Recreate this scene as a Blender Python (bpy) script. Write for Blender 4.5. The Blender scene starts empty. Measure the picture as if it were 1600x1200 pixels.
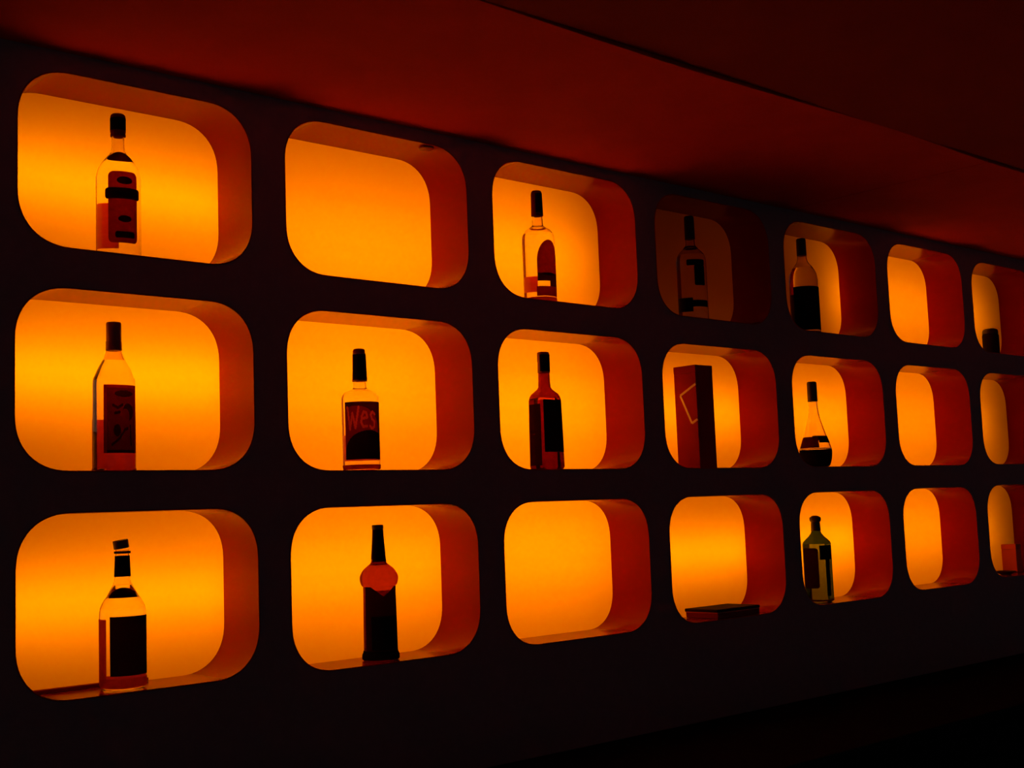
import bpy, bmesh, math
from mathutils import Matrix, Vector
PI = math.pi
R = math.radians
scene = bpy.context.scene
COL = scene.collection

# ---------------------------------------------------------------- camera
ZT = 2.15                                     # height of the top row's centre line above the floor
yaw, pitch, roll = 0.73305, 0.10035, -0.037826
fwd = Vector((math.sin(yaw) * math.cos(pitch), math.cos(yaw) * math.cos(pitch), math.sin(pitch)))
rt = Vector((math.cos(yaw), -math.sin(yaw), 0))
up = rt.cross(fwd)
r2 = rt * math.cos(roll) + up * math.sin(roll)
u2 = -rt * math.sin(roll) + up * math.cos(roll)
cam_data = bpy.data.cameras.new('camera')
cam = bpy.data.objects.new('camera', cam_data)
COL.objects.link(cam)
cam.matrix_world = Matrix(((r2.x, u2.x, -fwd.x, -1.13328), (r2.y, u2.y, -fwd.y, -2.3512),
                           (r2.z, u2.z, -fwd.z, ZT - 0.71333), (0, 0, 0, 1)))
cam_data.sensor_width = 36.0
cam_data.lens = 1987.54 / 1600 * 36.0
cam_data.clip_start = 0.02
scene.camera = cam

# ---------------------------------------------------------------- world, exposure
world = bpy.data.worlds.new('world')
scene.world = world
world.use_nodes = True
bg = world.node_tree.nodes['Background']
bg.inputs[0].default_value = (0.6, 0.7, 0.85, 1)
bg.inputs[1].default_value = 0.034
scene.view_settings.view_transform = 'Standard'
scene.view_settings.look = 'None'
scene.view_settings.exposure = 0.0
scene.view_settings.gamma = 1.0
scene.view_settings.use_curve_mapping = False
scene.cycles.max_bounces = 16
scene.cycles.transmission_bounces = 14
scene.cycles.diffuse_bounces = 5
scene.cycles.glossy_bounces = 5

TUBE_POWER = 13.8

# ---------------------------------------------------------------- materials
def principled(name, base, rough=0.5, noise=0.0, nscale=30.0, **kw):
    m = bpy.data.materials.new(name)
    m.use_nodes = True
    nt = m.node_tree
    b = nt.nodes['Principled BSDF']
    b.inputs['Base Color'].default_value = (*base, 1)
    b.inputs['Roughness'].default_value = rough
    for k, v in kw.items():
        b.inputs[k].default_value = v
    if noise:
        tc = nt.nodes.new('ShaderNodeTexCoord')
        n = nt.nodes.new('ShaderNodeTexNoise')
        n.inputs['Scale'].default_value = nscale
        n.inputs['Detail'].default_value = 4
        nt.links.new(tc.outputs['Object'], n.inputs['Vector'])
        mx = nt.nodes.new('ShaderNodeMix'); mx.data_type = 'RGBA'
        mx.inputs[6].default_value = (*[c * (1 - noise) for c in base], 1)
        mx.inputs[7].default_value = (*[min(1, c * (1 + noise)) for c in base], 1)
        nt.links.new(n.outputs['Fac'], mx.inputs[0])
        nt.links.new(mx.outputs[2], b.inputs['Base Color'])
        bp = nt.nodes.new('ShaderNodeBump')
        bp.inputs['Strength'].default_value = 0.08
        bp.inputs['Distance'].default_value = 0.004
        nt.links.new(n.outputs['Fac'], bp.inputs['Height'])
        nt.links.new(bp.outputs[0], b.inputs['Normal'])
    return m

def paper(name, base, through):
    """printed paper: a little light comes through from behind"""
    m = bpy.data.materials.new(name)
    m.use_nodes = True
    nt = m.node_tree
    nt.nodes.clear()
    o = nt.nodes.new('ShaderNodeOutputMaterial')
    d = nt.nodes.new('ShaderNodeBsdfDiffuse'); t = nt.nodes.new('ShaderNodeBsdfTranslucent')
    n = nt.nodes.new('ShaderNodeTexNoise'); n.inputs['Scale'].default_value = 90
    tc = nt.nodes.new('ShaderNodeTexCoord')
    nt.links.new(tc.outputs['Object'], n.inputs['Vector'])
    mx = nt.nodes.new('ShaderNodeMix'); mx.data_type = 'RGBA'
    mx.inputs[6].default_value = (*[c * .6 for c in through], 1)
    mx.inputs[7].default_value = (*[c * 1.4 for c in through], 1)
    nt.links.new(n.outputs['Fac'], mx.inputs[0]); nt.links.new(mx.outputs[2], t.inputs[0])
    d.inputs[0].default_value = (*base, 1)
    a = nt.nodes.new('ShaderNodeAddShader')
    nt.links.new(d.outputs[0], a.inputs[0]); nt.links.new(t.outputs[0], a.inputs[1])
    nt.links.new(a.outputs[0], o.inputs[0])
    return m

def glass(name, color, ior=1.4, rough=0.0):
    m = bpy.data.materials.new(name)
    m.use_nodes = True
    nt = m.node_tree
    nt.nodes.clear()
    o = nt.nodes.new('ShaderNodeOutputMaterial')
    g = nt.nodes.new('ShaderNodeBsdfGlass')
    g.inputs['Color'].default_value = (*color, 1)
    g.inputs['Roughness'].default_value = rough
    g.inputs['IOR'].default_value = ior
    nt.links.new(g.outputs[0], o.inputs[0])
    return m

def diffuser(name, color):
    """orange acrylic sheet lit from behind"""
    m = bpy.data.materials.new(name)
    m.use_nodes = True
    nt = m.node_tree
    nt.nodes.clear()
    o = nt.nodes.new('ShaderNodeOutputMaterial')
    t = nt.nodes.new('ShaderNodeBsdfTranslucent'); t.inputs[0].default_value = (*color, 1)
    d = nt.nodes.new('ShaderNodeBsdfDiffuse'); d.inputs[0].default_value = (.25, .05, .004, 1)
    a = nt.nodes.new('ShaderNodeAddShader')
    nt.links.new(t.outputs[0], a.inputs[0]); nt.links.new(d.outputs[0], a.inputs[1])
    nt.links.new(a.outputs[0], o.inputs[0])
    return m

def emitter(name, color, power):
    m = bpy.data.materials.new(name)
    m.use_nodes = True
    nt = m.node_tree
    nt.nodes.clear()
    o = nt.nodes.new('ShaderNodeOutputMaterial')
    e = nt.nodes.new('ShaderNodeEmission')
    e.inputs[0].default_value = (*color, 1); e.inputs[1].default_value = power
    nt.links.new(e.outputs[0], o.inputs[0])
    return m

M = dict(
    wall=principled('black_wall_paint', (.30, .15, .15), .8, .15, 40),
    box=principled('light_box_lining', (.15, .035, .01), .9),
    liner=principled('red_plastic', (.37, .0075, .001), .18, **{'IOR': 1.45, 'Specular IOR Level': .27, 'Specular Tint': (1, .12, .01, 1)}),
    panel=diffuser('orange_acrylic', (.88, .205, .0)),
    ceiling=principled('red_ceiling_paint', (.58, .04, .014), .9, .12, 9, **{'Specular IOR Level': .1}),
    ceiling_far_shaded=principled('red_ceiling_paint_shaded', (.30, .038, .014), .9, .12, 9, **{'Specular IOR Level': .1}),  # same red paint; shade on the sloping outer board put into the colour
    gap=principled('black_gap', (.01, .008, .01), .9),
    floor=principled('dark_floor', (.02, .01, .01), .6, .3, 6),
    counter=principled('black_counter', (.012, .008, .01), 1.0, .2, 15, **{'Specular IOR Level': 0.0}),
    clear=glass('clear_glass', (.97, .95, .9)),
    clear2=glass('slightly_tinted_glass', (.93, .86, .72)),
    amber=glass('amber_glass', (.62, .26, .07)),
    darkamber=glass('dark_amber_glass', (.5, .17, .05)),
    green=glass('green_glass', (.36, .46, .13)),
    liquor=glass('brown_liquor', (.12, .03, .01), 1.36),
    cap=principled('dark_cap', (.035, .012, .014), .4),
    capred=principled('dark_red_cap', (.22, .012, .01), .45),
    foil=paper('red_foil', (.10, .006, .004), (.12, .006, .002)),
    l_red=paper('dark_red_label', (.05, .004, .003), (.17, .006, .002)),
    l_dark=paper('very_dark_label', (.02, .006, .007), (.035, .002, .003)),
    l_black=paper('black_label', (.008, .005, .007), (.004, .001, .001)),
    l_back=paper('back_label', (.25, .03, .01), (.34, .03, .003)),  # also tints bottle bases as if they refracted the red floor
    l_deep=paper('deep_red_label', (.2, .012, .006), (.30, .02, .004)),
    l_ink=paper('label_ink', (.008, .004, .008), (.02, .002, .004)),
    l_field=paper('plum_label_field', (.05, .006, .008), (.075, .003, .003)),
    l_arch=paper('label_red_field', (.10, .006, .004), (.12, .003, .002)),
    l_letter=paper('label_lettering', (.25, .05, .03), (.30, .026, .014)),
    carton=principled('dark_red_card', (.36, .010, .012), .7, **{'Specular IOR Level': .1}),
    carton_dark=principled('deep_red_card', (.22, .008, .008), .7, **{'Specular IOR Level': .1}),
    line=principled('pale_printed_line', (.98, .85, .5), .6),
    black=principled('black_card', (.02, .012, .014), .8, **{'Specular IOR Level': .1}),
    redblock=principled('orange_red_card', (.75, .08, .01), .5),
    tubeoff=principled('unlit_tube_glass', (.7, .65, .6), .3),
)

# ---------------------------------------------------------------- helpers
def link(name, bm, mat, parent=None, smooth=False, loc=None):
    me = bpy.data.meshes.new(name)
    bmesh.ops.recalc_face_normals(bm, faces=bm.faces[:]) if not smooth == 'keep' else None
    bm.to_mesh(me); bm.free()
    for m in (mat if isinstance(mat, (list, tuple)) else [mat]):
        me.materials.append(m)
    if smooth:
        for p in me.polygons: p.use_smooth = True
    o = bpy.data.objects.new(name, me)
    COL.objects.link(o)
    if parent: o.parent = parent
    if loc: o.location = loc
    return o

def sharp(o, deg=35):
    """smooth shading that keeps hard edges"""
    me = o.data
    bm = bmesh.new(); bm.from_mesh(me)
    for e in bm.edges:
        if len(e.link_faces) == 2 and e.calc_face_angle(0) > R(deg): e.smooth = False
    bm.to_mesh(me); bm.free()
    return o

def thing(name, label, cat, loc=(0, 0, 0), group=None):
    o = bpy.data.objects.new(name, None)
    o.empty_display_size = .05
    COL.objects.link(o); o.location = loc
    o['label'] = label; o['category'] = cat
    if group: o['group'] = group
    return o

def box(bm, x0, x1, y0, y1, z0, z1, mi=0):
    vs = [bm.verts.new((x, y, z)) for x in (x0, x1) for y in (y0, y1) for z in (z0, z1)]
    for f in ((0, 1, 3, 2), (4, 6, 7, 5), (0, 4, 5, 1), (2, 3, 7, 6), (0, 2, 6, 4), (1, 5, 7, 3)):
        fc = bm.faces.new([vs[i] for i in f]); fc.material_index = mi

def bevel_box(x0, x1, y0, y1, z0, z1, b=.002, seg=2):
    bm = bmesh.new(); box(bm, x0, x1, y0, y1, z0, z1)
    bmesh.ops.bevel(bm, geom=bm.edges[:], offset=b, segments=seg, affect='EDGES', profile=.5)
    return bm

CORNER, EXPO, NSEG = .105, 2.25, 14
def niche_loop(cx, cz, w, h, grow=0.0):
    """softly squared outline of one opening, counter-clockwise in x,z"""
    pts = []
    a = CORNER + grow; W = w / 2 + grow; H = h / 2 + grow
    for sx, sz, k in ((1, 1, 0), (-1, 1, 1), (-1, -1, 2), (1, -1, 3)):
        for i in range(NSEG + 1):
            t = PI / 2 * i / NSEG
            if k % 2: t = PI / 2 - t
            pts.append((cx + sx * (W - a + a * math.cos(t) ** (2 / EXPO)), cz + sz * (H - a + a * math.sin(t) ** (2 / EXPO))))
    return pts

# ---------------------------------------------------------------- the lit openings in the wall
DEP = .145
NICHES = {
 (0,0):(.0023,-.0027,.4999,.3446),(0,1):(.5967,.003,.5184,.3503),(0,2):(1.2041,.0049,.5267,.3525),(0,3):(1.8129,.0044,.5249,.3523),
 (0,4):(2.4141,.002,.5166,.3505),(0,5):(3.002,-.0017,.5039,.3475),(0,6):(3.5727,-.0063,.4884,.3436),
 (1,0):(-.0014,-.4296,.5017,.3487),(1,1):(.5936,-.4302,.5218,.3534),(1,2):(1.2027,-.4306,.5271,.3549),(1,3):(1.8124,-.4307,.5227,.3543),
 (1,4):(2.4136,-.4306,.5122,.352),(1,5):(3.0009,-.4305,.4977,.3487),(1,6):(3.5704,-.4302,.4805,.3445),
 (2,0):(.001,-.8565,.5026,.3444),(2,1):(.5931,-.863,.5216,.3494),(2,2):(1.2002,-.8652,.5246,.3511),(2,3):(1.8075,-.8645,.5182,.3505),
 (2,4):(2.4062,-.8617,.506,.3484),(2,5):(2.9908,-.8574,.4899,.3451),(2,6):(3.5575,-.8519,.4715,.341)}
# tube behind each opening: power, distance behind the panel, height offset, x from, x to (relative to the centre)
TUBES = {
 (0,0):(.9,.08,.0,-.27,.27),(0,1):(1.3,.16,-.05,-.27,.27),(0,2):(1.3,.14,-.02,-.30,.20),(0,3):(0,.12,.0,-.25,.25),
 (0,4):(1.35,.12,-.01,.235,.29),(0,5):(.9,.15,.0,-.27,.27),(0,6):(.78,.13,.0,-.27,.10),
 (1,0):(1.02,.08,.03,-.27,.27),(1,1):(1.33,.15,.03,-.27,.27),(1,2):(1.33,.14,.0,-.27,.27),(1,3):(.85,.09,.0,-.27,.27),
 (1,4):(1.0,.11,.0,-.27,.27),(1,5):(.92,.15,.0,-.27,.27),(1,6):(.78,.13,.0,-.27,.08),
 (2,0):(.88,.08,.0,-.27,.27),(2,1):(1.15,.12,.03,-.27,.27),(2,2):(1.42,.15,.04,-.27,.27),(2,3):(.82,.078,.01,-.27,.27),
 (2,4):(.95,.088,.01,-.27,.27),(2,5):(.97,.14,.02,-.27,.27),(2,6):(.78,.13,.0,-.27,.08)}
ROWN = {0: 'top', 1: 'middle', 2: 'bottom'}
ORD = ['first', 'second', 'third', 'fourth', 'fifth', 'sixth', 'seventh']
WHAT = {(0,0):'glowing orange behind a clear bottle with banded label',(0,1):'an empty glowing orange cell',(0,2):'glowing orange behind a clear round-shouldered bottle',
 (0,3):'the unlit dark cell',(0,4):'dim cell lit only along its right side',(0,5):'an empty narrow-looking orange cell',
 (0,6):'orange cell with a small dark jar',(1,0):'orange cell behind a broad slant-shouldered bottle',(1,1):'orange cell behind a bottle lettered on its label',
 (1,2):'orange cell behind a brown bottle',(1,3):'orange cell behind a tall dark carton',(1,4):'orange cell behind a teardrop bottle',(1,5):'empty orange cell',
 (1,6):'empty orange cell cut by frame edge',(2,0):'orange cell behind a bottle with crooked stopper',(2,1):'orange cell behind a dark bulbous-necked bottle',
 (2,2):'empty orange cell',(2,3):'orange cell with only a flat dark box',(2,4):'orange cell behind a green bottle',(2,5):'empty orange cell',(2,6):'orange cell cut by frame edge, with a low dish'}
tube_mats = {}
def tube_mat(p):
    if p not in tube_mats: tube_mats[p] = emitter('lit_tube', (1, .9, .78), TUBE_POWER * p)
    return tube_mats[p]

for (ri, ci), (cx, cz, w, h) in NICHES.items():
    col = 'leftmost' if ci == 0 else ORD[ci] + ' from left'
    t = thing('display_niche', '%s %s-row niche, %s' % (col, ROWN[ri], WHAT[(ri, ci)]), 'niche',
              (cx, 0, ZT + cz), 'backlit niches in the bar wall')
    lp = niche_loop(0, 0, w, h); lo = niche_loop(0, 0, w, h, .0028)
    bm = bmesh.new()
    loops = []
    for pts, y in ((lp, -.0006), (lp, DEP), (lo, DEP), (lo, -.0006)):
        loops.append([bm.verts.new((x, y, z)) for x, z in pts])
    n = len(lp)
    for a in range(4):
        A, B = loops[a], loops[(a + 1) % 4]
        for i in range(n):
            if (A[i].co - A[(i + 1) % n].co).length < 1e-7: continue
            bm.faces.new((A[i], A[(i + 1) % n], B[(i + 1) % n], B[i]))
    sharp(link('surround', bm, M['liner'], t, smooth=True))
    bm = bmesh.new()
    vs = [bm.verts.new((x, DEP, z)) for x, z in lo]
    bm.faces.new(vs)
    link('back_panel', bm, M['panel'], t)
    p, d, off, xa, xb = TUBES[(ri, ci)]
    bm = bmesh.new()
    rings = []
    for x in (xa, xb):
        rings.append([bm.verts.new((x, DEP + d + .013 * math.cos(2 * PI * k / 10), off + .013 * math.sin(2 * PI * k / 10))) for k in range(10)])
    for k in range(10):
        bm.faces.new((rings[0][k], rings[0][(k + 1) % 10], rings[1][(k + 1) % 10], rings[1][k]))
    bm.faces.new(rings[0][::-1]); bm.faces.new(rings[1])
    link('fluorescent_tube', bm, tube_mat(p) if p else M['tubeoff'], t)

# ---------------------------------------------------------------- wall with the openings
XL, XR = -2.6, 5.2
ZC = ZT + .212
bm = bmesh.new()
def fill(y, mi):
    edges = []
    outer = [bm.verts.new(c) for c in ((XL, y, 0), (XR, y, 0), (XR, y, ZC + .1), (XL, y, ZC + .1))]
    for i in range(4): edges.append(bm.edges.new((outer[i], outer[(i + 1) % 4])))
    for (cx, cz, w, h) in NICHES.values():
        vs = []
        for x, z in niche_loop(cx, cz + ZT, w, h, .0029):
            if vs and (vs[-1].co - Vector((x, y, z))).length < 1e-6: continue
            vs.append(bm.verts.new((x, y, z)))
        if (vs[0].co - vs[-1].co).length < 1e-6: bm.verts.remove(vs.pop())
        for i in range(len(vs)): edges.append(bm.edges.new((vs[i], vs[(i + 1) % len(vs)])))
    r = bmesh.ops.triangle_fill(bm, use_beauty=True, edges=edges)
    for f in r['geom']:
        if isinstance(f, bmesh.types.BMFace): f.material_index = mi
fill(0.0, 0)
fill(.02, 0)
# closed light box behind the panels
by = DEP + .25
box(bm, -.6, 4.2, by, by + .03, ZT - 1.3, ZC + .05, 1)
box(bm, -.6, 4.2, .02, by + .03, ZT - 1.34, ZT - 1.3, 1)
box(bm, -.6, 4.2, .02, by + .03, ZC + .05, ZC + .09, 1)
box(bm, -.64, -.6, .02, by + .03, ZT - 1.34, ZC + .09, 1)
box(bm, 4.2, 4.24, .02, by + .03, ZT - 1.34, ZC + .09, 1)
# upright divider between the third and fourth columns of the top row
box(bm, 1.50, 1.51, .02, by, ZT - .215, ZC + .05, 1)
box(bm, 1.50, 2.66, .16, by - .145, ZT - .222, ZT - .214, 1)  # unseen baffle, added to hold back light from the middle row
wall = link('wall_back', bm, [M['wall'], M['box']])
wall['kind'] = 'structure'

# ceiling boards
def slab(name, x0, x1, y0, y1, zf, mat, th=.012, nx=40, ny=6):
    bm = bmesh.new()
    g = {}
    for k in (0, 1):
        for i in range(nx + 1):
            for j in range(ny + 1):
                x = x0 + (x1 - x0) * i / nx; y = y0 + (y1 - y0) * j / ny
                g[k, i, j] = bm.verts.new((x, y, zf(x, y) + th * k))
    for i in range(nx):
        for j in range(ny):
            bm.faces.new([g[0, a, b] for a, b in ((i, j), (i, j + 1), (i + 1, j + 1), (i + 1, j))])
            bm.faces.new([g[1, a, b] for a, b in ((i, j), (i + 1, j), (i + 1, j + 1), (i, j + 1))])
    for i in range(nx):
        for j in (0, ny): bm.faces.new((g[0, i, j], g[0, i + 1, j], g[1, i + 1, j], g[1, i, j]))
    for j in range(ny):
        for i in (0, nx): bm.faces.new((g[0, i, j], g[0, i, j + 1], g[1, i, j + 1], g[1, i, j]))
    o = link(name, bm, mat, smooth=True)
    sharp(o); o['kind'] = 'structure'
    return o
YS = -.672
def z_near(x, y):
    t = y / YS
    return ZC + t * .0045 * math.sin(x * 4.1 + 1.0) - .001
def z_near_r(x, y):
    t = y / YS
    return ZC + t * (-.004 + .003 * math.sin(x * 3.0)) - .001
def z_far(x, y):
    return ZC + .003 + (-(y - YS)) * .075
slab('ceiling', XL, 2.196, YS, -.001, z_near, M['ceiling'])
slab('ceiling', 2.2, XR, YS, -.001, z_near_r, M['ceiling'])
slab('ceiling', XL, XR, -5.0, YS - .003, z_far, M['ceiling_far_shaded'], ny=10)
bm = bmesh.new(); box(bm, XL, XR, -5.0, 0, ZC + .36, ZC + .38)
box(bm, XL, XR, YS - .02, YS + .02, ZC + .012, ZC + .03)
o = link('trim_1', bm, M['gap']); o['kind'] = 'structure'

bm = bmesh.new(); box(bm, XL, XR, -5.0, .02, -.05, 0)
o = link('floor', bm, M['floor']); o['kind'] = 'structure'

# ---------------------------------------------------------------- counter below
ct = thing('back_bar_counter', 'black counter running along the foot of the bar wall, lost in the dark', 'counter', (1.5, -.28, 0))
link('worktop', bevel_box(-2.2, 3.4, -.27, .279, .80, .84, .004), M['counter'], ct)
link('carcass', bevel_box(-2.2, 3.4, -.22, .279, .08, .80, .003), M['counter'], ct)
link('plinth', bevel_box(-2.2, 3.4, -.18, .279, .0, .08, .002), M['counter'], ct)
for k in range(7):
    dr = link('door', bevel_box(-2.19 + k * .795, -1.405 + k * .795, -.24, -.22, .1, .785, .003), M['counter'], ct)
    link('handle', bevel_box(-1.47 + k * .795, -1.455 + k * .795, -.262, -.24, .52, .68, .003), M['counter'], dr)

# ---------------------------------------------------------------- bottles
def radial(beta, rx, ry, n):
    s, c = abs(math.sin(beta)), abs(math.cos(beta))
    if n == 2 and rx == ry: return rx
    return ((s / rx) ** n + (c / ry) ** n) ** (-1 / n)

class Shape:
    """outline of a bottle: (z, half width, half depth, squareness) stations, smoothly joined"""
    def __init__(s, st): s.st = st
    def at(s, z):
        st = s.st
        if z <= st[0][0]: return st[0][1:]
        for a, b in zip(st, st[1:]):
            if z <= b[0]:
                t = (z - a[0]) / max(1e-9, b[0] - a[0])
                return tuple(a[i] + (b[i] - a[i]) * t for i in (1, 2, 3))
        return st[-1][1:]

def lathe(bm, st, seg=48, flip=False, caps=True):
    rings = []
    for z, rx, ry, n in st:
        rings.append([bm.verts.new((radial(2 * PI * k / seg, rx, ry, n) * math.sin(2 * PI * k / seg),
                                    -radial(2 * PI * k / seg, rx, ry, n) * math.cos(2 * PI * k / seg), z)) for k in range(seg)])
    fs = []
    for a, b in zip(rings, rings[1:]):
        for k in range(seg):
            fs.append(bm.faces.new((a[k], a[(k + 1) % seg], b[(k + 1) % seg], b[k])))
    if caps:
        fs.append(bm.faces.new(rings[0][::-1])); fs.append(bm.faces.new(rings[-1]))
    if flip:
        for f in fs: f.normal_flip()
    return fs

def smooth_profile(pts, sub=5):
    """Catmull-Rom through (z, r) control points; a repeated point makes a corner"""
    out = []
    P = pts
    for i in range(len(P) - 1):
        p1, p2 = P[i], P[i + 1]
        if p1 == p2: continue
        p0 = P[i - 1] if i > 0 and P[i - 1] != p1 else p1
        p3 = P[i + 2] if i + 2 < len(P) and P[i + 2] != p2 else p2
        for k in range(sub):
            t = k / sub
            out.append(tuple(.5 * ((2 * b) + (-a + c) * t + (2 * a - 5 * b + 4 * c - d) * t * t + (-a + 3 * b - 3 * c + d) * t ** 3)
                             for a, b, c, d in zip(p0, p1, p2, p3)))
    out.append(P[-1])
    res = []
    for q in out:
        if not res or q[0] > res[-1][0] + 1e-5: res.append(q)
    return res

def bottle_glass(parent, shape, mat, air_from=None, wall=.0028, name='glass_body'):
    bm = bmesh.new()
    lathe(bm, shape.st)
    if air_from is not None:
        top = shape.st[-1][0] - .004
        zs = [air_from] + [s[0] for s in shape.st if air_from + .002 < s[0] < top] + [top]
        st = []
        for z in zs:
            rx, ry, n = shape.at(z); st.append((z, rx - wall, ry - wall, n))
        lathe(bm, st, flip=True)
    me_o = link(name, bm, mat, parent, smooth='keep')
    return sharp(me_o, 50)

def patch(parent, name, shape, beta, half, z0, z1, mat, form='rect', off=.0006, nz=26, na=22, cr=.006, label=None):
    """a sheet wrapped on the bottle's surface, beta = direction it faces (0 = out of the wall)"""
    bm = bmesh.new()
    rows = []
    rmid = shape.at((z0 + z1) / 2)[0]
    for i in range(nz + 1):
        v = i / nz
        v = .5 - .5 * math.cos(PI * v)
        z = z0 + (z1 - z0) * v
        s = 1.0
        H = z1 - z0
        if form == 'round':
            e = min(z - z0, z1 - z)
            if e < cr: s = 1 - (cr - math.sqrt(max(0, cr * cr - (cr - e) ** 2))) / (half * rmid)
        elif form == 'ellipse': s = math.sqrt(max(0, 1 - (2 * v - 1) ** 2))
        elif form == 'arch':
            if v > .35: s = math.sqrt(max(0, 1 - ((v - .35) / .65) ** 2))
        rows.append([])
        for j in range(na + 1):
            b = beta + half * max(s, .02) * (2 * j / na - 1)
            zz = z
            if form == 'notch' and v > .7:           # a pointed notch in the middle of the top edge
                zz = z - (v - .7) / .3 * .022 * max(0, 1 - abs(2 * j / na - 1) * 1.6)
            rx, ry, n = shape.at(zz)
            r = radial(b, rx, ry, n) + off
            rows[-1].append(bm.verts.new((r * math.sin(b), -r * math.cos(b), zz)))
    for a, b in zip(rows, rows[1:]):
        for j in range(na): bm.faces.new((a[j], a[j + 1], b[j + 1], b[j]))
    o = link(name, bm, mat, parent, smooth='keep')
    return o

def strokes(parent, name, shape, beta, zc, size, lines, mat, wd=.0028, off=.0011):
    """lettering: poly-lines in letter units wrapped on the bottle"""
    bm = bmesh.new()
    r0 = shape.at(zc)[0]
    def P(x, y):
        b = beta + x * size / r0; z = zc + y * size
        rx, ry, n = shape.at(z); r = radial(b, rx, ry, n) + off
        return (r * math.sin(b), -r * math.cos(b), z)
    w = wd / size / 2
    for ln in lines:
        for (x0, y0), (x1, y1) in zip(ln, ln[1:]):
            L = math.hypot(x1 - x0, y1 - y0) or 1
            nx, ny = -(y1 - y0) / L * w, (x1 - x0) / L * w
            m = max(2, int(L * size / .004))
            prev = None
            for k in range(m + 1):
                t = k / m; x = x0 + (x1 - x0) * t; y = y0 + (y1 - y0) * t
                a, b = bm.verts.new(P(x + nx, y + ny)), bm.verts.new(P(x - nx, y - ny))
                if prev: bm.faces.new((prev[0], prev[1], b, a))
                prev = (a, b)
    return link(name, bm, mat, parent, smooth='keep')

def turned(parent, name, prof, mat, n=2, seg=40, tilt=0, loc=None):
    bm = bmesh.new()
    lathe(bm, [(z, r, r, 2) for z, r in prof], seg)
    o = link(name, bm, mat, parent, smooth='keep', loc=loc)
    if tilt: o.rotation_euler = (0, tilt, 0)
    return sharp(o, 40)

def floor_z(k):
    cx, cz, w, h = NICHES[k]
    return ZT + cz - h / 2 + .0005

def bottle(k, x, label, y=.07, cat='bottle'):
    return thing('bottle', label, cat, (x, y, floor_z(k)), 'bottles displayed in the backlit niches')

def round_shape(pts, sub=5):
    return Shape([(z, r, r, 2) for z, r in smooth_profile(pts, sub)])

def cap_profile(z0, z1, r0, r1, b=.0015):
    return [(z0, r0 - .0004), (z0 + .0004, r0), (z0 + (z1 - z0) * .25, r0), (z0 + (z1 - z0) * .27, r0 * .97), (z0 + (z1 - z0) * .3, r0 * .97 + r1 * .0),
            (z1 - b, r1), (z1 - b * .4, r1 - b * .4), (z1, r1 - b)]

def printed(parent, name, shape, beta, half, z0, z1, test, mats, na=84, nz=110, off=.0006):
    """a wrapped label whose cells take the ink that the print has there"""
    bm = bmesh.new(); rows = []
    for i in range(nz + 1):
        z = z0 + (z1 - z0) * i / nz
        rx, ry, n = shape.at(z); rows.append([])
        for j in range(na + 1):
            b = beta + half * (2 * j / na - 1); r = radial(b, rx, ry, n) + off
            rows[-1].append(bm.verts.new((r * math.sin(b), -r * math.cos(b), z)))
    for i in range(nz):
        for j in range(na):
            f = bm.faces.new((rows[i][j], rows[i][j + 1], rows[i + 1][j + 1], rows[i + 1][j]))
            f.material_index = test((j + .5) / na, (i + .5) / nz)
    return link(name, bm, mats, parent, smooth='keep')

def near_line(px, py, ln, w):
    for (x0, y0), (x1, y1) in zip(ln, ln[1:]):
        dx, dy = x1 - x0, y1 - y0
        t = max(0, min(1, ((px - x0) * dx + (py - y0) * dy) / (dx * dx + dy * dy)))
        if math.hypot(px - x0 - dx * t, py - y0 - dy * t) < w: return True
    return False

# the word on the label of the second middle-row bottle, in label units (x 0..1, y 0..1)
WORD = [[(.07, .90), (.09, .90), (.15, .52), (.22, .80), (.29, .54), (.37, .90)],
        [(.44, .70), (.57, .72), (.55, .80), (.49, .82), (.44, .74), (.43, .63), (.47, .56), (.56, .57)],
        [(.78, .78), (.71, .82), (.66, .77), (.69, .70), (.77, .65), (.76, .56), (.69, .53), (.64, .57)]]
def d_print(u, v):
    if any(near_line(u, v * 1.0, ln, .024) for ln in WORD): return 2
    if math.hypot((u - .62) / .62, (v - .10) / .40) < 1: return 3
    if v > .93 or u > .93: return 0
    if math.hypot((u - .30) / .62, (v - .45) / .48) < 1: return 1
    return 0

# A - top row, first niche
t = bottle((0, 0), -.016, 'clear glass bottle with long dark banded label and oval neck label, top row, leftmost niche')
sh = round_shape([(0, .036), (.002, .040), (.006, .0438), (.012, .0445), (.012, .0445), (.155, .0445), (.155, .0445), (.175, .0435), (.195, .037), (.212, .025), (.222, .0168),
                  (.235, .0140), (.262, .0132), (.262, .0132), (.298, .0128)])
bottle_glass(t, sh, M['clear'], .215)
va = R(-24.8)
turned(t, 'cap', [(.258, .0138), (.2585, .0152), (.262, .0154), (.2625, .0148), (.267, .0148), (.2675, .0155), (.299, .0152), (.303, .0142), (.305, .012)], M['foil'])
patch(t, 'cap_band', Shape([(0, .0156, .0156, 2), (1, .0156, .0156, 2)]), 0, PI, .270, .296, M['l_ink'], off=.0002, na=36)
patch(t, 'neck_label', sh, va + R(10), R(58), .197, .222, M['l_dark'], 'ellipse')
patch(t, 'front_label', sh, va + R(13), R(39), .028, .175, M['l_red'], 'round', cr=.010)
patch(t, 'label_band', sh, va + R(13), R(47), .118, .141, M['l_ink'], 'round', off=.0014, cr=.006)
patch(t, 'label_band_centre', sh, va + R(13), R(42), .1225, .1365, M['l_dark'], 'round', off=.0019, cr=.004)
patch(t, 'label_emblem', sh, va + R(16), R(20), .148, .164, M['l_ink'], 'ellipse', off=.0012)
patch(t, 'label_seal', sh, va + R(16), R(17), .070, .084, M['l_ink'], 'ellipse', off=.0012)
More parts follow.
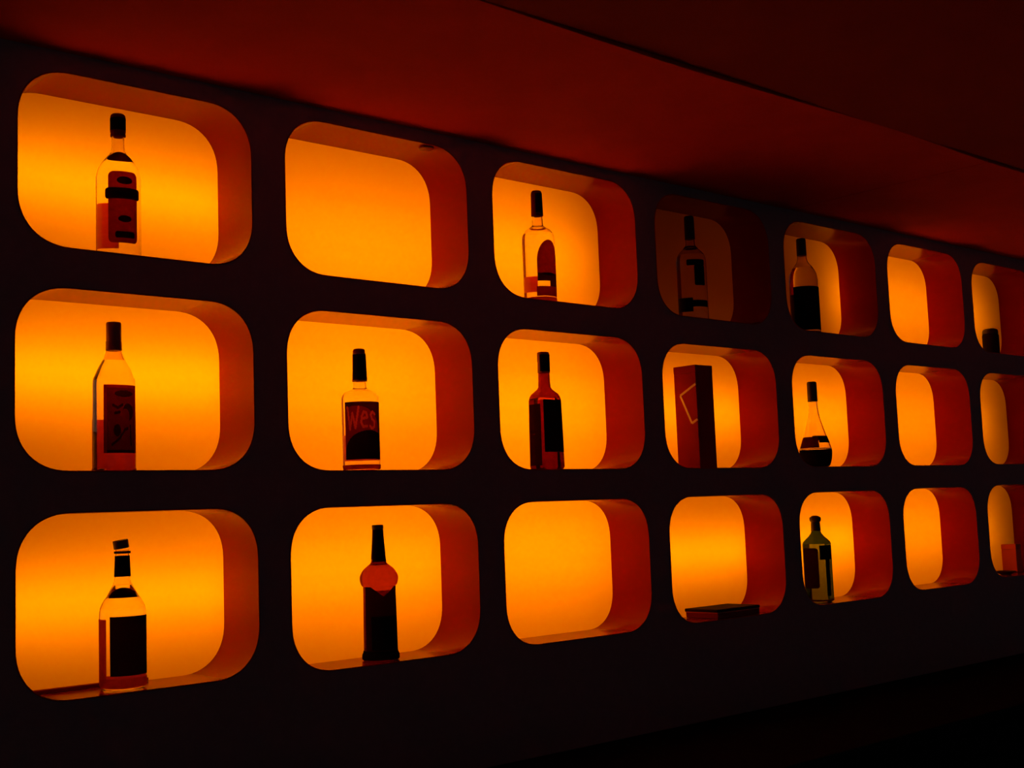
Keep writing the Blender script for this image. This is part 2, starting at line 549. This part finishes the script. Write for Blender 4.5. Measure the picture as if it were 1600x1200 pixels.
patch(t, 'label_print', sh, va + R(17), R(25), .038, .051, M['l_ink'], 'round', off=.0012, cr=.004)
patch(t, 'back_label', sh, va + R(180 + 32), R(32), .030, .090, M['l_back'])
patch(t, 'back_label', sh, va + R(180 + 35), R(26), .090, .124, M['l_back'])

# B - top row, third niche
t = bottle((0, 2), 1.160, 'clear glass bottle with tall round-topped label and dark capsule, top row, third niche')
sh = round_shape([(0, .036), (.002, .040), (.006, .0428), (.012, .0435), (.012, .0435), (.165, .0440), (.165, .0440), (.186, .0420), (.200, .034), (.208, .022), (.214, .0158),
                  (.225, .0148), (.240, .0142), (.240, .0142), (.300, .0132)])
bottle_glass(t, sh, M['clear'], .19)
va = R(-43.4)
turned(t, 'capsule', [(.240, .0152), (.2405, .0158), (.244, .016), (.300, .0150), (.305, .0140), (.308, .012)], M['foil'])
patch(t, 'capsule_seam', Shape([(0, .0160, .0160, 2), (1, .0160, .0160, 2)]), va + R(28), R(42), .246, .300, M['l_ink'], off=-.0001)
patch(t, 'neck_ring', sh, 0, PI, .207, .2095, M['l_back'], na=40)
F = dict(mat=M['l_red'])
patch(t, 'front_label', sh, va + R(38), R(45), .078, .168, M['l_red'], 'arch')
patch(t, 'front_label', sh, va + R(38), R(45), .058, .080, M['l_dark'])
patch(t, 'front_label', sh, va + R(60), R(22), .044, .058, M['l_dark'])
patch(t, 'front_label', sh, va + R(36), R(47), .018, .044, M['l_red'])
patch(t, 'label_print', sh, va + R(38), R(26), .072, .080, M['l_ink'], 'ellipse', off=.0012)
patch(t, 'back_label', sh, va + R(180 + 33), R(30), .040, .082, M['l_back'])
patch(t, 'base_tint_ring', sh, 0, PI, .003, .0165, M['l_back'], na=44)  # red floor refracted through the base, painted on as colour

# C - middle row, first niche
t = bottle((1, 0), -.028, 'broad clear flask-shaped bottle with slanted shoulders and big framed label, middle row, leftmost niche')
st = []
for z, rx, ry, n in [(0, .038, .022, 3), (.003, .0415, .0255, 4), (.008, .043, .028, 2.3), (.100, .043, .028, 2.3), (.176, .0425, .028, 2.3), (.186, .0415, .0275, 2.3), (.194, .038, .025, 2.3),
                     (.206, .0315, .023, 3), (.218, .0250, .020, 2.6), (.228, .0198, .0175, 2.3), (.238, .0165, .016, 2), (.246, .015, .015, 2), (.256, .0138, .0138, 2), (.296, .0130, .0130, 2)]:
    st.append((z, rx, ry, n))
sh = Shape(st)
bottle_glass(t, sh, M['clear2'], .223)
turned(t, 'cap', [(.243, .0148), (.2435, .0158), (.262, .0155), (.2625, .0146), (.264, .0146), (.2645, .0150), (.298, .0148), (.3005, .0140), (.301, .012)], M['capred'])
def c_print(u, v):
    if u < .07 or u > .93 or v > .955: return 0
    if math.hypot((u - .58) / .30, (v - .87) / .05) < 1: return 2          # title oval
    if math.hypot((u - .72) / .17, (v - .60) / .13) < 1 and math.hypot((u - .64) / .13, (v - .54) / .11) > 1: return 2
    if any(near_line(u, v, ln, .022) for ln in ([(.22, .70), (.38, .66), (.55, .71)], [(.28, .58), (.45, .60)], [(.80, .40), (.82, .12)],
                                              [(.20, .12), (.45, .22), (.62, .34), (.72, .36)])): return 2
    if math.hypot((u - .36) / .12, (v - .33) / .09) < 1: return 2
    if v < .05: return 2
    return 1
printed(t, 'front_label', sh, R(4), R(60), .036, .172, c_print, [M['l_red'], M['l_field'], M['l_ink']], off=.0008)
patch(t, 'back_label', sh, R(180), R(75), .003, .105, M['l_back'], off=.0008)  # lowest part also paints in the red floor refracted by the base

# D - middle row, second niche
t = bottle((1, 1), .571, 'clear glass bottle with straight-sided dark label printed with red letters, middle row, second niche')
sh = round_shape([(0, .036), (.002, .040), (.006, .0425), (.012, .0432), (.012, .0432), (.160, .0436), (.160, .0436), (.172, .0425), (.182, .036), (.187, .026), (.191, .0175),
                  (.200, .0155), (.210, .0148), (.210, .0148), (.275, .0132)])
bottle_glass(t, sh, M['clear'], .182)
va = R(-35.1)
turned(t, 'capsule', [(.208, .0168), (.2085, .0176), (.232, .0164), (.2325, .0158), (.236, .0158), (.2365, .0162), (.270, .0154), (.2745, .0150)], M['capred'])
turned(t, 'stopper', [(.2745, .0140), (.280, .0140), (.2835, .0128), (.2845, .010)], M['foil'])
patch(t, 'capsule_sleeve', Shape([(0, .0180, .0180, 2), (.208, .0176, .0176, 2), (.275, .0155, .0155, 2)]), va + R(8), R(72), .211, .271, M['l_black'], off=.0002)
printed(t, 'front_label', sh, va + R(11), R(64), .026, .158, d_print, [M['l_dark'], M['l_arch'], M['l_letter'], M['l_black']])
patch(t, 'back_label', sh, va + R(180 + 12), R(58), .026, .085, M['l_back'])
patch(t, 'base_tint_ring', sh, 0, PI, .003, .014, M['l_back'], na=44)  # colour stands in for floor red refracted in the base glass

# E - bottom row, first niche
t = bottle((2, 0), -.013, 'clear bottle with a crooked stopper and square black label, bottom row, leftmost niche')
sh = round_shape([(0, .037), (.002, .041), (.006, .0440), (.012, .0448), (.012, .0448), (.140, .0450), (.140, .0450), (.156, .0435), (.170, .037), (.182, .029), (.194, .0225),
                  (.206, .0172), (.216, .0155), (.216, .0155), (.262, .0135), (.262, .0135), (.2625, .0155), (.267, .0155), (.267, .0155), (.2672, .0130), (.270, .0130)])
bottle_glass(t, sh, M['clear'], .20)
va = R(-24.8)
patch(t, 'neck_sleeve', sh, 0, PI, .217, .258, M['l_black'], na=44, off=.0006)
patch(t, 'lip_ring', sh, 0, PI, .2628, .2668, M['l_dark'], na=44, off=.0004)
turned(t, 'stopper', [(0, .0145), (.0005, .0150), (.0155, .0150), (.0165, .0142)], M['cap'], tilt=R(-9), loc=(-.0015, 0, .2725))
patch(t, 'neck_label', sh, va + R(4), R(56), .1765, .196, M['l_black'], 'arch')
patch(t, 'front_label', sh, va + R(25), R(57), .027, .141, M['l_black'])
patch(t, 'side_label', sh, va + R(-64), R(21), .010, .136, M['l_back'])  # painted on the front side in place of the rear label's refracted image
patch(t, 'base_tint_band', sh, 0, PI, .003, .022, M['l_back'], na=60)  # refraction of the red floor put into the colour here

# F - bottom row, second niche
t = bottle((2, 1), .605, 'dark amber bottle with bulbous shoulder and long tapering neck, bottom row, second niche', y=.062)
sh = round_shape([(0, .0385), (.003, .0420), (.012, .0420), (.018, .0395), (.024, .0385), (.024, .0385), (.100, .0378), (.160, .0370), (.166, .0385), (.172, .0420), (.182, .0442), (.192, .0430),
                  (.204, .036), (.213, .026), (.219, .0190), (.226, .0165), (.245, .0150), (.275, .0128), (.300, .0115)])
bottle_glass(t, sh, M['darkamber'], .214)
va = R(-35.7)
patch(t, 'base_tint_band', sh, 0, PI, .002, .022, M['l_black'], na=60)
patch(t, 'neck_sleeve', sh, 0, PI, .228, .300, M['l_dark'], na=44)
patch(t, 'neck_sleeve', sh, va + R(20), R(70), .222, .295, M['l_black'], off=.001)
turned(t, 'cap', [(.296, .0128), (.298, .0132), (.305, .0132), (.3065, .012)], M['cap'])
patch(t, 'front_label', sh, va + R(15), R(72), .022, .166, M['l_dark'], 'notch')
patch(t, 'label_field', sh, va + R(24), R(54), .024, .100, M['l_black'], off=.0012)
patch(t, 'back_label', sh, va + R(180), R(70), .024, .155, M['l_deep'])

# G - middle row, third niche
t = bottle((1, 2), 1.161, 'brown square-shouldered bottle with tall dark label, middle row, third niche')
st = [(0, .034, .026, 4), (.003, .038, .030, 5), (.008, .0395, .0315, 6), (.100, .0385, .0305, 6), (.186, .0370, .0295, 6), (.193, .0360, .0285, 5), (.200, .0325, .0265, 4), (.206, .026, .023, 3),
      (.212, .0195, .0185, 2.4), (.218, .0165, .0165, 2), (.235, .0155, .0155, 2), (.258, .0150, .0150, 2), (.300, .0140, .0140, 2)]
sh = Shape(st)
bottle_glass(t, sh, M['amber'], .188)
turned(t, 'cap', [(.256, .0158), (.2565, .0166), (.285, .0158), (.2855, .0166), (.305, .0162), (.3095, .0155), (.311, .013)], M['capred'])
patch(t, 'cap_seal', Shape([(0, .0168, .0168, 2), (1, .0168, .0168, 2)]), R(-20), R(58), .259, .304, M['l_black'], off=.0002)
patch(t, 'front_label', sh, R(0), R(50), .046, .183, M['l_black'], off=.0008)
patch(t, 'side_label', sh, R(-90), R(30), .012, .172, M['l_dark'], off=.0008)
patch(t, 'back_label', sh, R(180), R(88), .004, .184, M['l_deep'], off=.0008)

# H - top row, fourth niche (unlit)
t = bottle((0, 3), 1.786, 'barely visible bottle in the unlit niche, fourth in the top row')
sh = round_shape([(0, .036), (.002, .040), (.006, .0440), (.012, .0448), (.012, .0448), (.180, .0448), (.180, .0448), (.197, .0420), (.210, .034), (.222, .022), (.230, .0160),
                  (.245, .0145), (.310, .0135)])
bottle_glass(t, sh, M['clear2'], .2)
va = R(-50.3)
turned(t, 'cap', [(.250, .0145), (.2505, .0155), (.314, .0148), (.319, .0140), (.321, .012)], M['cap'])
patch(t, 'neck_ring', sh, 0, PI, .222, .228, M['l_dark'], na=40)
patch(t, 'front_label', sh, va + R(18), R(36), .164, .182, M['l_black'], 'round', cr=.004)
patch(t, 'front_label', sh, va + R(32), R(22), .104, .164, M['l_black'], 'round', cr=.004)
patch(t, 'lower_label', sh, va + R(30), R(38), .040, .060, M['l_black'])
patch(t, 'back_label', sh, va + R(180 + 30), R(30), .036, .078, M['l_black'])

# I - top row, fifth niche
t = bottle((0, 4), 2.352, 'clear bottle with a large black label in the half-lit niche, fifth in the top row')
sh = round_shape([(0, .040), (.002, .043), (.006, .0465), (.012, .0470), (.012, .0470), (.180, .0470), (.180, .0470), (.202, .043), (.222, .033), (.238, .021), (.250, .0165),
                  (.262, .0155), (.310, .0145)])
bottle_glass(t, sh, M['clear2'], .22)
va = R(-55.3)
turned(t, 'cap', [(.262, .0150), (.2625, .0162), (.314, .0158), (.318, .0150), (.320, .013)], M['cap'])
patch(t, 'front_label', sh, va + R(22), R(67), .012, .155, M['l_black'])
patch(t, 'back_label', sh, va + R(180 + 22), R(50), .02, .14, M['l_black'])

# K - middle row, fifth niche
t = bottle((1, 4), 2.363, 'teardrop-shaped bottle half full of dark liquor, middle row, fifth niche')
sh = round_shape([(0, .034), (.003, .0400), (.012, .0450), (.025, .0490), (.040, .0510), (.055, .0512), (.070, .0485), (.090, .0415), (.115, .0335), (.140, .0260), (.165, .0195),
                  (.190, .0158), (.215, .0145), (.262, .0135)], 4)
bottle_glass(t, sh, M['clear'], .060)
va = R(-55.3)
turned(t, 'capsule', [(.214, .0150), (.2145, .0162), (.272, .0158), (.277, .0150), (.279, .013)], M['cap'])
patch(t, 'liquor', sh, 0, PI, .003, .056, M['l_black'], na=48)
patch(t, 'front_label', sh, va + R(38), R(50), .086, .101, M['l_black'])
patch(t, 'front_label', sh, va + R(52), R(36), .078, .087, M['l_black'])
patch(t, 'front_label', sh, va + R(-28), R(42), .062, .098, M['l_red'], off=.0009)
patch(t, 'label_edge', sh, va + R(0), R(85), .0575, .0610, M['line'], off=.001)

# L - bottom row, fifth niche
t = bottle((2, 4), 2.331, 'green glass bottle with squared body and small round stopper, bottom row, fifth niche', y=.066)
st = [(0, .031, .031, 4), (.003, .0345, .0345, 5), (.008, .036, .036, 6), (.100, .0360, .0360, 6), (.184, .0360, .0360, 6), (.191, .0350, .0350, 5), (.199, .0300, .0300, 3.6), (.208, .0225, .0225, 2.8),
      (.218, .0165, .0165, 2.2), (.226, .0140, .0140, 2), (.250, .0130, .0130, 2)]
sh = Shape(st)
bottle_glass(t, sh, M['green'], .185)
turned(t, 'neck_sleeve', [(.225, .0145), (.2255, .0155), (.252, .0142), (.254, .0138)], M['cap'])
turned(t, 'stopper', [(.2535, .0120), (.255, .0155), (.259, .0178), (.264, .0184), (.269, .0170), (.272, .0120), (.2735, .0100), (.2745, .006)], M['cap'])
patch(t, 'side_label', sh, R(-90), R(38), .045, .172, M['l_dark'], 'round', off=.0008, cr=.008)
patch(t, 'front_label', sh, R(-6), R(40), .135, .180, M['l_black'], off=.0008)
patch(t, 'front_label', sh, R(0), R(16), .020, .135, M['l_black'], off=.0008)
patch(t, 'base_tint_ring', sh, 0, PI, .004, .009, M['l_red'], na=60)

# ---------------------------------------------------------------- the other things on display
# J tall carton
fz = floor_z((1, 3))
X0, X1, Y0, Y1, HH = 1.731, 1.808, .030, .113, .302
t = thing('bottle_carton', 'tall dark red carton with a pale tilted square outline, fourth niche of the middle row', 'carton', ((X0 + X1) / 2, (Y0 + Y1) / 2, fz))
hx, hy = (X1 - X0) / 2, (Y1 - Y0) / 2
link('carton_body', bevel_box(-hx, hx, -hy, hy, 0, HH - .022, .0012), M['carton'], t)
link('lid', bevel_box(-hx - .0004, hx + .0004, -hy - .0004, hy + .0004, HH - .0218, HH, .0012), M['carton'], t)
# the outline runs over the front-left edge: s is measured along side face then front face
sq = [(.0825, .2462), (.0216, .216), (.061, .132), (.0825, .1423)]
bm = bmesh.new()
def onbox(s, z, off=.0007):
    return (-hx - off, hy - s, z) if s <= 2 * hy else (-hx + (s - 2 * hy), -hy - off, z)
wv = .0034
for (s0, z0), (s1, z1) in zip(sq, sq[1:]):
    L = math.hypot(s1 - s0, z1 - z0); ns, nz_ = -(z1 - z0) / L * wv, (s1 - s0) / L * wv
    ds, dz = 0, (z1 - z0) / L * wv * 0
    m = 24
    prev = None
    for k in range(m + 1):
        q = k / m
        s = (s0 - ds) + (s1 - s0 + 2 * ds) * q; z = (z0 - dz) + (z1 - z0 + 2 * dz) * q
        a = bm.verts.new(onbox(s + ns, z + nz_)); b = bm.verts.new(onbox(s - ns, z - nz_))
        if prev: bm.faces.new((prev[0], prev[1], b, a))
        prev = (a, b)
link('printed_outline', bm, M['line'], t, smooth='keep')

# M flat box
fz = floor_z((2, 3))
t = thing('flat_box', 'flat dark box lying in the fourth niche of the bottom row', 'box', (1.850, .072, fz))
link('box_base', bevel_box(-.097, .097, -.0590, .0590, 0, .016, .0015), M['carton_dark'], t)
link('lid', bevel_box(-.0995, .0995, -.0600, .0615, .0172, .026, .0018), M['black'], t)
link('lid_seam', bevel_box(-.0985, .0985, -.0598, .0602, .0156, .0176, .0002, 1), M['redblock'], t)

# thin dark strip behind the bottle with the crooked stopper
fz = floor_z((2, 0))
bm = bevel_box(-.150, .150, -.008, .008, 0, .007, .001)
o = link('flat_strip', bm, M['carton'], loc=(-.082, .134, fz))
o['label'] = 'thin dark strip lying along the back of the leftmost bottom-row niche, behind the bottle'; o['category'] = 'strip'

# N small jar, top row last niche
fz = floor_z((0, 6))
t = thing('small_jar', 'small dark jar in the last top-row niche beside the right frame edge', 'jar', (3.580, .07, fz))
turned(t, 'jar_body', [(0, .026), (.002, .0295), (.006, .031), (.080, .0315), (.086, .0300), (.088, .0280)], M['black'])
turned(t, 'lid', [(.0882, .0290), (.0885, .0300), (.100, .0296), (.106, .0260), (.109, .0180), (.110, .008)], M['cap'])

# O low dish, bottom row last niche
fz = floor_z((2, 6))
bm = bmesh.new()
lathe(bm, [(0, .018, .018, 2), (.001, .020, .020, 2), (.006, .030, .030, 2), (.0125, .0365, .0365, 2), (.014, .0370, .0370, 2), (.0142, .0355, .0355, 2), (.012, .0335, .0335, 2), (.006, .026, .026, 2), (.004, .012, .012, 2)])
o = sharp(link('shallow_dish', bm, M['cap'], smooth='keep', loc=(3.545, .062, fz)), 40)
o['label'] = 'small shallow dark dish on the floor of the last bottom-row niche'; o['category'] = 'dish'
t = thing('small_box', 'orange-red small box cut by the right frame edge, last niche of the bottom row', 'box', (3.691, .108, fz + .0045))
link('box_base', bevel_box(-.022, .022, -.030, .030, 0, .085, .0015), M['redblock'], t)
link('lid', bevel_box(-.0225, .0225, -.0305, .0305, .0852, .105, .0015), M['redblock'], t)

# small dark disc in the roof of the empty top-row niche
cx, cz, w, h = NICHES[(0, 1)]
o = turned(None, 'ceiling_disc', [(0, .016), (.001, .018), (.0045, .0185)], M['capred'], loc=(cx + .155, .022, ZT + cz + h / 2 - .0052))
o['label'] = 'small dark disc fixed in the roof of the second niche of the top row'; o['category'] = 'disc'
